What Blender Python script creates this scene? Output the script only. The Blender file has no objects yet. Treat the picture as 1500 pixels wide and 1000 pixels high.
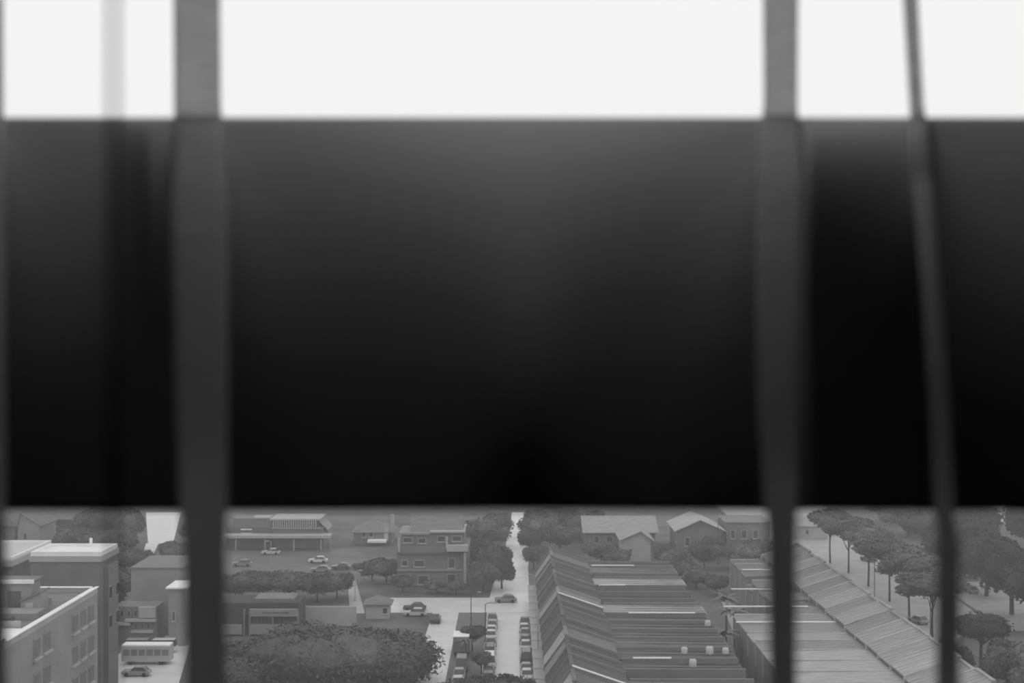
import bpy, bmesh, math, random
from mathutils import Vector, Matrix
random.seed(7)
sc = bpy.context.scene
COL = sc.collection
F = 1500 * 50 / 36.0          # focal length in pixels
CH = 48.0                     # camera height above the street
R = math.radians

# ------------------------------------------------------------------ camera, sky, exposure
cam = bpy.data.cameras.new('camera'); camo = bpy.data.objects.new('camera', cam); COL.objects.link(camo)
cam.lens = 50; cam.sensor_width = 36
cam.clip_start = 0.02; cam.clip_end = 5000
camo.location = (0, 0, CH); camo.rotation_euler = (R(90), 0, 0)
cam.dof.use_dof = True; cam.dof.focus_distance = 9.0; cam.dof.aperture_fstop = 50 / 6.0   # ~6 mm aperture
sc.camera = camo
w = bpy.data.worlds.new('overcast_sky'); sc.world = w; w.use_nodes = True
nt = w.node_tree; bg = nt.nodes['Background']
tc = nt.nodes.new('ShaderNodeTexCoord'); nz = nt.nodes.new('ShaderNodeTexNoise'); nz.inputs['Scale'].default_value = 1.6
rp = nt.nodes.new('ShaderNodeValToRGB'); rp.color_ramp.elements[0].color = (.90, .90, .90, 1); rp.color_ramp.elements[1].color = (.95, .95, .95, 1)
nt.links.new(tc.outputs['Generated'], nz.inputs['Vector']); nt.links.new(nz.outputs['Fac'], rp.inputs['Fac'])
nt.links.new(rp.outputs['Color'], bg.inputs['Color']); bg.inputs['Strength'].default_value = 1.0
sc.view_settings.view_transform = 'Standard'; sc.view_settings.look = 'None'
sc.view_settings.exposure = 0.0; sc.view_settings.gamma = 1.0; sc.view_settings.use_curve_mapping = False
HAZE_DENSITY = 0.0007

# ------------------------------------------------------------------ materials
def mat(name, a, rough=.85, spec=.25, var=.15, scale=.6, stretch=(1, 1, 1), bump=0.0):
    m = bpy.data.materials.new(name); m.use_nodes = True
    n = m.node_tree; b = n.nodes['Principled BSDF']
    t = n.nodes.new('ShaderNodeTexCoord'); mp = n.nodes.new('ShaderNodeMapping'); mp.inputs['Scale'].default_value = stretch
    z = n.nodes.new('ShaderNodeTexNoise'); z.inputs['Scale'].default_value = scale; z.inputs['Detail'].default_value = 5
    r = n.nodes.new('ShaderNodeValToRGB')
    lo, hi = a * (1 - var), a * (1 + var)
    r.color_ramp.elements[0].position = .3; r.color_ramp.elements[1].position = .7
    r.color_ramp.elements[0].color = (lo, lo, lo, 1); r.color_ramp.elements[1].color = (hi, hi, hi, 1)
    n.links.new(t.outputs['Object'], mp.inputs['Vector']); n.links.new(mp.outputs['Vector'], z.inputs['Vector'])
    n.links.new(z.outputs['Fac'], r.inputs['Fac']); n.links.new(r.outputs['Color'], b.inputs['Base Color'])
    b.inputs['Roughness'].default_value = rough; b.inputs['Specular IOR Level'].default_value = spec
    if bump:
        bp = n.nodes.new('ShaderNodeBump'); bp.inputs['Strength'].default_value = bump
        n.links.new(z.outputs['Fac'], bp.inputs['Height']); n.links.new(bp.outputs['Normal'], b.inputs['Normal'])
    return m
M = {
 'ground': mat('dark_ground', .10, var=.4, scale=.12),
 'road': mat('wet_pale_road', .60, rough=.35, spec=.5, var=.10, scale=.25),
 'yard': mat('asphalt_yard', .105, rough=.6, var=.25, scale=.15),
 'pave': mat('pale_paving', .35, rough=.6, spec=.4, var=.15, scale=.3),
 'white': mat('white_paint', .8, var=.06), 'pale': mat('pale_render', .40, var=.12, scale=.3),
 'light': mat('light_render', .27, var=.12, scale=.3), 'mid': mat('grey_render', .18, var=.15, scale=.3),
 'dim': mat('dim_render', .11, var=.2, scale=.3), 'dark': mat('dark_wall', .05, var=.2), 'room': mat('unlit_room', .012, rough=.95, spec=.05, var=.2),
 'glass': mat('window_glass', .07, rough=.15, spec=.5, var=.1),
 'metal': mat('dark_metal', .05, rough=.5, var=.1), 'steel': mat('pale_metal', .35, rough=.4, var=.1),
 'rubber': mat('tyre_rubber', .02), 'bark': mat('bark', .05, var=.3, scale=3),
 'leafD': mat('leaf_darkest', .045, var=.4, scale=.8), 'leafA': mat('leaf_dark', .10, var=.4, scale=.8), 'leafB': mat('leaf_mid', .13, var=.4, scale=.8), 'leafC': mat('leaf_pale', .19, var=.4, scale=.8),
 'tank': mat('tank_plastic', .5, rough=.5, var=.05),
}
for i, a in enumerate((.085, .11, .14, .18, .23, .30, .36, .48)):
    M['roof%d' % i] = mat('clay_roof_tone_%d' % i, a, var=.2, scale=.5, stretch=(1, 4, 1))
for i, a in enumerate((.03, .10, .25, .55, .7)):
    M['car%d' % i] = mat('car_paint_tone_%d' % i, a, rough=.25, spec=.5, var=.02)

# ------------------------------------------------------------------ mesh helpers
class MB:
    def __init__(s): s.v = []; s.f = []
    def add(s, vs, fs):
        o = len(s.v); s.v += [tuple(v) for v in vs]; s.f += [tuple(i + o for i in f) for f in fs]; return s
    def box(s, x0, x1, y0, y1, z0, z1):
        return s.add([(x0,y0,z0),(x1,y0,z0),(x1,y1,z0),(x0,y1,z0),(x0,y0,z1),(x1,y0,z1),(x1,y1,z1),(x0,y1,z1)],
                     [(0,3,2,1),(4,5,6,7),(0,1,5,4),(1,2,6,5),(2,3,7,6),(3,0,4,7)])
    def prism_y(s, prof, y0, y1):          # closed (x,z) outline pushed along y
        n = len(prof)
        return s.add([(x,y0,z) for x,z in prof] + [(x,y1,z) for x,z in prof],
                     [tuple(range(n)), tuple(reversed(range(n,2*n)))] + [(i,i+n,(i+1)%n+n,(i+1)%n) for i in range(n)])
    def prism_x(s, prof, x0, x1):          # closed (y,z) outline pushed along x
        n = len(prof)
        return s.add([(x0,y,z) for y,z in prof] + [(x1,y,z) for y,z in prof],
                     [tuple(reversed(range(n))), tuple(range(n,2*n))] + [(i,(i+1)%n,(i+1)%n+n,i+n) for i in range(n)])
    def tube(s, pts, rad, seg=6):
        rs = rad if isinstance(rad, (list, tuple)) else [rad]*len(pts)
        o = len(s.v); P = [Vector(p) for p in pts]
        for i,p in enumerate(P):
            d = (P[min(i+1,len(P)-1)] - P[max(i-1,0)]).normalized()
            a = d.orthogonal().normalized(); b = d.cross(a)
            if i and (a.dot(pa) < 0 or True):
                a = (pa - d*pa.dot(d)).normalized(); b = d.cross(a)
            pa = a
            for k in range(seg):
                t = 2*math.pi*k/seg
                s.v.append(tuple(p + (a*math.cos(t) + b*math.sin(t))*rs[i]))
        for i in range(len(P)-1):
            for k in range(seg):
                s.f.append((o+i*seg+k, o+i*seg+(k+1)%seg, o+(i+1)*seg+(k+1)%seg, o+(i+1)*seg+k))
        s.f.append(tuple(o+k for k in reversed(range(seg)))); s.f.append(tuple(o+(len(P)-1)*seg+k for k in range(seg)))
        return s
    def lathe(s, prof, seg=12, c=(0,0)):   # (r,z) rings about a vertical axis
        o = len(s.v)
        for r,z in prof:
            for k in range(seg):
                t = 2*math.pi*k/seg; s.v.append((c[0]+r*math.cos(t), c[1]+r*math.sin(t), z))
        for i in range(len(prof)-1):
            for k in range(seg): s.f.append((o+i*seg+k, o+i*seg+(k+1)%seg, o+(i+1)*seg+(k+1)%seg, o+(i+1)*seg+k))
        s.f.append(tuple(o+k for k in reversed(range(seg)))); s.f.append(tuple(o+(len(prof)-1)*seg+k for k in range(seg)))
        return s
    def mesh(s, name, m, smooth=False):
        me = bpy.data.meshes.new(name); me.from_pydata(s.v, [], s.f); me.materials.append(m); me.update()
        if smooth: me.polygons.foreach_set('use_smooth', [True]*len(me.polygons))
        return me
    def build(s, name, m, parent=None, smooth=False): return link(name, s.mesh(name, m, smooth), parent)
def link(name, me, parent=None):
    o = bpy.data.objects.new(name, me); COL.objects.link(o)
    if parent: o.parent = parent
    return o
def thing(name, label, cat, loc=(0,0,0), rz=0, group=None, s=1.0):
    o = bpy.data.objects.new(name, None); COL.objects.link(o); o.empty_display_size = .5
    o.location = loc; o.rotation_euler = (0,0,rz); o.scale = (s,s,s)
    o['label'] = label; o['category'] = cat
    if group: o['group'] = group
    return o
def tag(o, label, cat, group=None):
    o['label'] = label; o['category'] = cat
    if group: o['group'] = group
    return o
def structure(o, label=None):
    o['kind'] = 'structure'
    if label: o['label'] = label
    return o
def ordinal(n):
    W = ['first','second','third','fourth','fifth','sixth','seventh','eighth','ninth','tenth','eleventh','twelfth','thirteenth','fourteenth','fifteenth','sixteenth','seventeenth','eighteenth','nineteenth','twentieth']
    return W[n-1]
def GX(px, Y): return (px - 750) / F * Y            # sideways metres at a distance
def GZ(py, Y): return CH - (py - 500) / F * Y       # height at a distance
def GY(py, z=0): return (CH - z) * F / (py - 500)   # distance of a point of known height

# ------------------------------------------------------------------ the high room behind the camera (setting)
RZ0, RZ1 = CH - 1.5, CH + 1.0
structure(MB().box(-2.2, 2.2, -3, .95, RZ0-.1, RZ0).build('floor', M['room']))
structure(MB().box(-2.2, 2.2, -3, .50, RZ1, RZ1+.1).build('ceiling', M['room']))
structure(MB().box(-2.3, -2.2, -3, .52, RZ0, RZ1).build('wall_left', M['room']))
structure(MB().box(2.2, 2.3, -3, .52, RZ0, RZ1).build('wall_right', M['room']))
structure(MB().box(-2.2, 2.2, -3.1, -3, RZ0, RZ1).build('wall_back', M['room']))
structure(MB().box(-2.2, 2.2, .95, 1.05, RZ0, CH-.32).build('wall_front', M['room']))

structure(MB().box(-.58, -.455, .2, 1.2, RZ0, RZ1+.1).build('light_blocker_1', M['room']))          # unseen blockers, both sides, added to darken the slat towards its ends
structure(MB().box(.455, .58, .2, 1.2, RZ0, RZ1+.1).build('light_blocker_2', M['room']))

# ------------------------------------------------------------------ ground and roads (setting)
def strip(name, pts, m, z):                # pts: (xl, xr, Y) rows
    b = MB(); n = len(pts)
    b.add([(a,Y,z) for a,_,Y in pts] + [(c,Y,z) for _,c,Y in pts] + [(a,Y,z-.3) for a,_,Y in pts] + [(c,Y,z-.3) for _,c,Y in pts],
          [(i, i+n, i+n+1, i+1) for i in range(n-1)] + [(i+2*n, i, i+1, i+1+2*n) for i in range(n-1)] + [(i+n, i+3*n, i+3*n+1, i+n+1) for i in range(n-1)] + [(2*n,3*n,n,0)])
    return structure(b.build(name, m))
structure(MB().box(-700, 700, 20, 1600, -1.0, 0).build('ground', M['ground']))
strip('main_street', [(-4.4,3.3,120),(-4.4,3.3,260),(-3.2,3.4,300),(-1.5,4.0,333),(0,5.0,400)], M['road'], .06)
strip('cross_street', [(-25,3.3,251.5),(-25,3.3,266)], M['road'], .10)
strip('side_road', [(-14.6,-9.4,150),(-14.0,-9.4,252)], M['road'], .08)
strip('parking_verge', [(-9.4,-4.4,150),(-9.4,-4.4,251.4)], M['yard'], .12)
strip('tree_lined_street', [(56.5,62.5,140),(56.5,65,215),(57,82,250),(58,86,330),(60,92,420)], M['pave'], .06)
strip('back_lane', [(29,34.0,150),(29,42,200),(29,42,262)], M['yard'], .05)
strip('lane_path', [(35.2,37.6,214),(36.5,38.6,235),(38.6,40.2,262)], M['pave'], .09)
strip('car_park', [(80,86,236),(83,95,252),(84,96,284)], M['pave'], .05)
strip('far_road', [(-86.5,-80.6,338),(-103,-93,400)], M['road'], .05)
strip('side_path', [(-81,-79,310),(-87,-84,338)], M['road'], .06)
strip('forecourt', [(-57.5,-46,195),(-62,-52,232)], M['road'], .07)
strip('courtyard', [(-62,-24,282),(-72,-36,330)], M['yard'], .05)
strip('alley', [(-28.6,-26.0,251),(-33.2,-31.6,287)], M['pave'], .07)

# ------------------------------------------------------------------ terrace rows
def terrace(k, y0, y1, side, tone_f, tone_r, dz, rear_z, cap_white, label, rear_end=29.0, group=None, tone_s=None, slope_cap=False):
    """deep narrow terrace house; side=+1 fronts the main street, -1 the tree-lined street"""
    t = thing('terrace_house', label, 'house', (0, (y0+y1)/2, 0), 0, group)
    hw = (y1-y0)/2
    X = (lambda u: u) if side > 0 else (lambda u: 60.6 - u)
    zr = 10+dz; ze = 6.2+dz*.5; zm = 7.8+dz
    def pr(pts): 
        q = [(X(u), z) for u, z in pts]
        return q if side > 0 else q[::-1]
    MB().prism_y(pr([(4.7,0.02),(4.7,ze),(7,zr-.15),(13.4,zm-.15),(13.4,0.02)]), -hw+.02, hw-.2).build('wall', M['dim'], t)
    rb = .05 if side > 0 else .03
    b = MB(); bs = MB()
    bs.prism_y(pr([(4.2,ze-.45),(4.2,ze-.2),(7,zr),(7,zr-.14)]), -hw, hw-.16)
    b.prism_y(pr([(7,zr-.14),(7,zr),(13.6,zm),(13.6,zm-.16)]), -hw, hw-.16)
    n = 5
    for i in range(n):                                   # raised tile ribs
        yy = -hw + (i+.5)/n*(2*hw-.3)
        b.prism_y(pr([(7,zr),(13.6,zm),(13.6,zm+rb),(7,zr+rb)]), yy-.12, yy+.12)
        bs.prism_y(pr([(4.2,ze-.2),(7,zr),(7,zr+rb),(4.2,ze-.2+rb)]), yy-.12, yy+.12)
    b.build('inner_roof_slope', M['roof%d' % tone_f], t)
    bs.build('street_roof_slope', M['roof%d' % (tone_f if tone_s is None else tone_s)], t)
    MB().prism_y(pr([(6.75,zr-.1),(6.75,zr+.16),(7.25,zr+.16),(7.25,zr-.1)]), -hw, hw-.16).build('ridge_cap', M['roof%d' % tone_f], t)
    pw = 0 if side > 0 else .26
    c = MB()
    c.prism_y(pr([(4.1,ze-.5),(4.1,ze+.12-pw),(7,zr+.38-pw),(13.7,zm+.3-pw),(13.7,6.0)]), hw-.2, hw+.12)
    c.build('party_wall', M['pale' if side < 0 else 'light' if tone_f > 3 else 'mid'], t)
    MB().prism_y(pr([(13.4,.02),(13.4,rear_z),(rear_end,rear_z-.25),(rear_end,.02)]), -hw+.02, hw-.2).build('rear_wing', M['mid'], t)
    r = MB(); r.prism_y(pr([(13.4,rear_z),(13.4,rear_z+.18),(rear_end+.3,rear_z-.08),(rear_end+.3,rear_z-.26)]), -hw-.02, hw-.16)
    for i in range(3 if side > 0 else 0):
        yy = -hw + (i+.6)/3.3*(2*hw)
        r.box(min(X(13.6),X(rear_end)), max(X(13.6),X(rear_end)), yy-.06, yy+.06, rear_z, rear_z+.2)
    r.build('rear_roof', M['roof%d' % tone_r], t)
    x0, x1 = sorted((X(14.2), X(rear_end+.1)))
    zc = (max(rear_z, 6.8) + .45) if side > 0 else rear_z + .2
    MB().box(x0, x1, hw-.2, hw+.12, 3.5, zc).build('rear_party_wall', M['mid' if side > 0 else 'pale'], t)
    if slope_cap:
        MB().prism_y(pr([(7,zr+.36),(7,zr+.5),(13.7,zm+.42),(13.7,zm+.28)]), hw-.25, hw+.17).build('slope_coping', M['white'], t)
    if cap_white:
        a, c2 = cap_white; x0, x1 = sorted((X(a), X(c2)))
        MB().box(x0, x1, hw-.3, hw+.17, zc-.06, zc+.07).build('wall_coping', M['white'], t)
    # openings on the street front
    fx0, fx1 = sorted((X(4.7), X(4.55)))
    for yy in (-hw*.5, hw*.4):
        fr = MB().box(fx0, fx1, yy-.75, yy+.75, 3.6, 5.5).build('window', M['pale'], t)
        gx0, gx1 = sorted((X(4.56), X(4.5)))
        MB().box(gx0, gx1, yy-.6, yy+.6, 3.75, 5.35).build('pane', M['glass'], fr)
    MB().box(fx0, fx1, -hw*.8, hw*.8, .1, 2.6).build('shopfront', M['glass'], t)
    cz = 2.9 if side > 0 else 5.2 + (k % 3)*.3
    ax0, ax1 = sorted((X(4.7), X(2.9 if side > 0 else 1.4 - .5*(k % 2))))
    MB().box(ax0, ax1, -hw+.1, hw-.3, cz, cz+.2).build('walkway_canopy', M['pale'], t)
    return t
W6 = 6.1
nL = 17
toneF = [1,3,1,0,2,1,0,4,1,0,1,0,3,0,0,1,2]
toneR = [1,3,0,6,0,0,0,5,1,1,1,2,1,1,0,3,3]
rearZ = [7.0,7.2,6.2,7.2,4.6,6.4,5.0,7.2,6.6,6.9,6.9,7.0,6.9,6.6,4.8,7.0,7.0]
descr = {3:'with a pale rear roof', 7:'with light grey roof slopes', 12:'with a light front slope', 1:'with a greyish front slope'}
for k in range(nL):
    y1 = 262.6 - k*W6; y0 = y1 - W6
    cap = {8:(17.5,27.5), 13:(15.6,20.5), 1:(14.3,22), 9:None, 4:(14.5,19)}.get(k)
    d = descr.get(k, 'with dark tiled roof' if toneF[k] == 0 else 'with grey tiled roof')
    terrace(k, y0, y1, 1, toneF[k], toneR[k], [0,.25,-.1,.1,-.2,.0,.2,0,-.15][k%9], rearZ[k], cap,
            'terrace house %s, %s from far end beside the main street' % (d, ordinal(k+1)), 29.0, 'terrace houses right of the main street', {7:5, 12:6, 13:4, 16:6, 2:3, 1:5}.get(k), k in (8, 16))
nR = 18
toneF2 = [2,3,3,4,3,4,3,4,5,4,5,4,5,5,5,6,5,5]
toneR2 = [1,2,2,1,2,1,3,2,3,4,4,5,4,6,6,6,6,6]
rearZ2 = [6.8,7,6.8,5.2,7,6.5,7,6.6,7,7,7,6.9,7,7,7,7,7,7]
for k in range(nR):
    y1 = 268.0 - k*W6; y0 = y1 - W6
    cap = {2:(14,19.2), 5:(14.5,24), 8:(15,28), 9:None, 10:(12.5,28)}.get(k)
    d = 'with pale grey roof' if toneF2[k] > 4 else 'with mid grey roof'
    terrace(k, y0, y1, -1, toneF2[k], toneR2[k], [0,.15,-.1,.2,-.1,.0,.1][k%7], rearZ2[k], cap,
            'terrace house %s, %s from far end by the tree-lined street' % (d, ordinal(k+1)), 19.4 if k < 9 else 27.2, 'terrace houses beside the tree-lined street')

# water tanks on the rear roofs
tank_body = MB().lathe([(.55,0),(.6,.1),(.6,1.0),(.45,1.25),(.2,1.36),(.02,1.38)], 14).mesh('tank_body', M['tank'], True)
tank_lid = MB().lathe([(.2,1.36),(.22,1.42),(.1,1.5),(.02,1.5)], 10).mesh('lid', M['mid'], True)
def unit_of(Y): 
    k = int((262.6 - Y)//W6); return k
for px, py, nm, s in ((1000,951,'white water tank with domed lid, nearest the ridge on a rear roof',1.0),(1038,953,'white water tank at the lane end of a rear roof, larger',1.15),
                   (1015,971,'low white water tank in front of the two others on the rear roof',1.1),(1043,921,'round water tank with pale rim on a farther rear roof',1.0),(1066,960,'water tank at the outer corner of the rear roofs by the lane',1.0)):
    Y = GY(py, 7.2); k = max(0, min(nL-1, unit_of(Y))); Y = 262.6 - (k+.45)*W6; X = min(GX(px, GY(py,7.2)), 28.2)
    t = thing('water_tank', nm, 'water tank', (X, Y, rearZ[k] + .25 - .25*(X-13.4)/15.6 + .0), 0, 'water tanks on the terrace roofs', s*.72)
    link('tank_body', tank_body, t); link('lid', tank_lid, t)

# ------------------------------------------------------------------ free-standing buildings
def window(t, x0, x1, z0, z1, y, m='glass', frame='pale', sill=True):
    fr = MB().box(x0, x1, y-.06, y+.02, z0, z1).build('window', M[frame], t)
    MB().box(x0+.12, x1-.12, y-.1, y-.05, z0+.12, z1-.12).build('pane', M[m], fr)
    if sill: MB().box(x0-.1, x1+.1, y-.22, y+.02, z0-.14, z0).build('sill', M[frame], fr)
def house(name, label, x0, x1, y0, y1, ze, wall, roof, kind='gable_y', rise=2.5, over=.5, wins=(), cat='house', z0=0.0, apex=None):
    t = thing(name, label, cat, ((x0+x1)/2, (y0+y1)/2, z0)); cx, cy = (x0+x1)/2, (y0+y1)/2
    x0-=cx; x1-=cx; y0-=cy; y1-=cy; ze -= z0
    b = MB().box(x0, x1, y0, y1, .02, ze)
    ax = 0 if apex is None else apex - cx
    th = .18
    r = MB()
    if kind == 'gable_y':                                # ridge runs away from the camera, gable end faces it
        b.prism_y([(x0,ze),(ax,ze+rise),(x1,ze)][::-1], y0, y1)
        o = over
        r.prism_y([(x0-o,ze-o*rise/(ax-x0)),(ax,ze+rise),(ax,ze+rise+th),(x0-o,ze-o*rise/(ax-x0)+th)], y0-o, y1+o)
        r.prism_y([(x1+o,ze-o*rise/(x1-ax)),(x1+o,ze-o*rise/(x1-ax)+th),(ax,ze+rise+th),(ax,ze+rise)], y0-o, y1+o)
    elif kind == 'gable_x':
        b.prism_x([(y0,ze),(0,ze+rise),(y1,ze)], x0, x1)
        o = over; q = rise/(-y0)
        r.prism_x([(y0-o,ze-o*q),(0,ze+rise),(0,ze+rise+th),(y0-o,ze-o*q+th)][::-1], x0-o, x1+o)
        r.prism_x([(y1+o,ze-o*q),(0,ze+rise),(0,ze+rise+th),(y1+o,ze-o*q+th)], x0-o, x1+o)
    elif kind == 'hip':
        o = over; hw = min(x1-x0, y1-y0)/2
        if x1-x0 >= y1-y0: ra, rb = (x0+hw, 0, ze+rise), (x1-hw, 0, ze+rise)
        else: ra, rb = (0, y0+hw, ze+rise), (0, y1-hw, ze+rise)
        A,B,C,D = (x0-o,y0-o,ze),(x1+o,y0-o,ze),(x1+o,y1+o,ze),(x0-o,y1+o,ze)
        A2,B2,C2,D2 = [(p[0],p[1],ze-.15) for p in (A,B,C,D)]
        vs = [A,B,C,D,ra,rb,A2,B2,C2,D2]
        if x1-x0 >= y1-y0: fs = [(0,1,5,4),(1,2,5),(2,3,4,5),(3,0,4)]
        else: fs = [(0,1,4),(1,2,5,4),(2,3,5),(3,0,4,5)]
        r.add(vs, fs + [(6,7,1,0),(7,8,2,1),(8,9,3,2),(9,6,0,3),(9,8,7,6)])
    elif kind == 'flat':
        r.box(x0-over, x1+over, y0-over, y1+over, ze, ze+.25)
    b.build('wall', M[wall], t); r.build('roof', M[roof], t)
    for (a, c, d, e) in wins: window(t, a-cx, c-cx, d-z0, e-z0, y0)
    return t

# long low building with slatted upper gallery
Y = 330.0
t = thing('gallery_building', 'long low building with slatted upper gallery and white porch edge', 'building', (GX(410,Y), Y, 0))
cx = GX(410,Y)
MB().box(GX(400,Y)-cx, GX(474,Y)-cx, 0, 9, .02, 5.0).build('wall', M['mid'], t)
MB().box(GX(396,Y)-cx, GX(470,Y)-cx, -.6, 9.4, 6.6, 6.95).build('roof_slab', M['pale'], t)
MB().box(GX(398,Y)-cx, GX(468,Y)-cx, .1, 9.2, 4.9, 6.6).build('gallery_wall', M['dim'], t)
xa, xb = GX(401,Y)-cx, GX(463,Y)-cx
for i in range(20):
    x = xa + (xb-xa)*i/19
    MB().box(x-.13, x+.13, -.5, .0, 4.9, 6.6).build('slat', M['pale'], t)
MB().box(xa-.3, xb+1.2, -.55, .05, 4.55, 4.9).build('gallery_ledge', M['light'], t)
MB().prism_y([(GX(466,Y)-cx,6.4),(GX(466,Y)-cx,6.7),(GX(481,Y)-cx,4.4),(GX(481,Y)-cx,4.1)][::-1], 0, 8).build('stair_roof', M['light'], t)
MB().box(GX(331,Y)-cx, GX(401,Y)-cx, 0, 8, .02, 4.7).build('side_wing', M['dim'], t)
MB().box(GX(340,Y)-cx, GX(400,Y)-cx, .4, 7.5, 4.7, 6.9).build('upper_wing', M['mid'], t)
MB().box(GX(370,Y)-cx, GX(395,Y)-cx, .1, 5, 6.9, 7.2).build('wing_roof', M['pale'], t)
for py in (775, 781):
    MB().box(GX(353,Y)-cx, GX(369,Y)-cx, -.2, .4, GZ(py,Y)-.15, GZ(py,Y)+.12).build('balcony_rail', M['white'], t)
MB().box(GX(330,Y)-cx, GX(487,Y)-cx, -4, -.02, GZ(787.5,326)-.1, GZ(784.5,326)+.05).build('porch_roof', M['pale'], t)
for px in (345, 388, 430, 470, 484):
    MB().box(GX(px,326)-cx-.15, GX(px,326)-cx+.15, -3.8, -3.5, .05, 2.6).build('porch_post', M['light'], t)

# house with hip roof beside it
Y = 336.0
t = house('courtyard_house', 'two storey house with hipped roof and white awning, beside the gallery building', GX(518,Y), GX(574,Y), Y, Y+10, GZ(779,Y), 'mid', 'roof3', 'hip', 2.2, .6,
      [(GX(530,Y),GX(536,Y),1.8,3.0),(GX(540,Y),GX(547,Y),1.8,3.0)])
ccx = (GX(518,Y)+GX(574,Y))/2
MB().box(GX(540,Y)-ccx, GX(567,Y)-ccx, -8.2, -5.02, GZ(794,Y-3)-.1, GZ(791.5,Y-3)).build('awning', M['white'], t)
MB().box(GX(563,Y)-ccx, GX(569,Y)-ccx, -5.5, -5.02, 1.0, 4.9).build('pillar', M['pale'], t)
MB().box(GX(570,Y)-ccx, GX(575,Y)-ccx, -1.5, 0, 3.0, 6.6).build('chimney', M['pale'], t)

# three storey house left of the street
Y = 279.0; x0, x1 = GX(580,Y), GX(688,Y)
t = thing('tall_house', 'three storey grey house with balconies left of the main street', 'house', ((x0+x1)/2, Y, 0)); cx = (x0+x1)/2
P = lambda px: GX(px,Y)-cx
Z = lambda py: GZ(py,Y)
MB().box(P(582), P(687), .02, 11, .02, Z(800)).build('wall', M['mid'], t)
MB().box(P(588), P(680), .5, 11, Z(800), Z(782)).build('upper_wall', M['mid'], t)
MB().box(P(630), P(681), -.3, 11, Z(780), Z(777.5)).build('roof_edge', M['pale'], t)
MB().box(P(584), P(630), 0, 11, Z(783), Z(780)).build('roof_slab', M['light'], t)
MB().prism_x([(1,Z(780)),(5.5,Z(780)+3),(10,Z(780))], P(600), P(678)).build('roof', M['roof3'], t)
MB().box(P(582), P(685), -.5, .0, Z(811), Z(808.5)).build('floor_band', M['dim'], t)
MB().box(P(582), P(685), -.3, .0, Z(836), Z(833)).build('floor_band', M['light'], t)
MB().box(P(655), P(686), -1.5, .0, Z(806), Z(797)).build('balcony', M['pale'], t)
MB().box(P(653), P(656), -.4, .3, Z(803), Z(785)).build('pillar', M['pale'], t)
MB().box(P(583), P(586), -.4, .3, Z(808), Z(787)).build('pillar', M['pale'], t)
MB().box(P(679.5), P(683), -.8, .0, .02, Z(806)).build('pillar', M['pale'], t)
for a, c, d, e in ((590,604,795,787),(612,624,796,788),(640,652,794,785),(662,676,793,785),(588,598,829,820),(606,622,830,820),(656,667,832,817),(588,602,856,842),(612,628,856,842),(655,668,856,840)):
    window(t, P(a), P(c), Z(d), Z(e), .5 if e < 800 else .02)

# roofs beyond the terrace
house('long_roof_house', 'long house with a pale plain roof behind the trees', GX(858,329), GX(960,329), 329, 345, 4.0, 'mid', 'roof5', 'gable_x', 2.6, .8, [(GX(870,329),GX(878,329),1.4,3.0),(GX(888,329),GX(898,329),1.4,3.0)])
house('white_gable_house', 'small house with white gable wall and light roof behind the terrace', GX(913,310), GX(953,310), 310, 322, GZ(789,310), 'pale', 'roof5', 'gable_y', 1.6, .9, [(GX(921,310),GX(926,310),1.8,2.9)], apex=GX(938,310))
house('broad_gable_house', 'house with broad pale gable roof near the centre right', GX(993,320), GX(1058,320), 320, 336, GZ(776,320), 'mid', 'roof6', 'gable_y', 2.2, .8, [(GX(1003,320),GX(1011,320),2.0,4.0),(GX(1036,320),GX(1044,320),2.0,4.0)])
house('flat_roof_house', 'flat roofed grey house beside the broad gable', GX(1064,325), GX(1128,325), 325, 338, GZ(766,325), 'mid', 'roof3', 'flat', 0, .3, [(GX(1070,325),GX(1077,325),3,5),(GX(1086,325),GX(1094,325),3,5),(GX(1103,325),GX(1111,325),3,5)])
house('distant_white_house', 'white house far off at the edge beyond the tall trees', GX(1478,372), GX(1540,372), 372, 384, GZ(760,372)+2, 'white', 'roof5', 'hip', 2.0, .5, [(GX(1484,372),GX(1489,372),1,2.5)])
house('corner_gable_house', 'pale gabled house beyond the flat white roof', GX(26,330), GX(58,330), 330, 342, GZ(776,330)+1.0, 'light', 'roof2', 'gable_y', 2.8, .4, [(GX(34,330),GX(40,330),2,3.6)], apex=GX(30,330))
house('row_house', 'dark roofed house behind the tower block', GX(70,345), GX(120,345), 345, 356, 5.0, 'dim', 'roof2', 'gable_x', 2.6, .5, [(GX(80,345),GX(86,345),1.6,3.2),(GX(100,345),GX(106,345),1.6,3.2)])
house('far_left_house', 'hipped grey house at the far edge', GX(-30,335), GX(22,335), 335, 347, 4.6, 'mid', 'roof1', 'hip', 2.4, .5, [(GX(4,335),GX(10,335),1.6,3.0)])
house('terrace_end_house', 'low pale house at the far end of the tree-lined street', GX(1168,345), GX(1212,345), 345, 356, 3.2, 'pale', 'roof5', 'gable_x', 1.6, .4, [(GX(1180,345),GX(1185,345),1.2,2.4)])
# street kiosk
house('kiosk', 'small kiosk with pitched roof and pale end wall beside the big tree', GX(541,252), GX(574,252), 246, 250, 2.6, 'pale', 'roof3', 'hip', 1.3, .5, [(GX(560,246),GX(568,246),.9,2.0)], 'kiosk')

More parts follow.
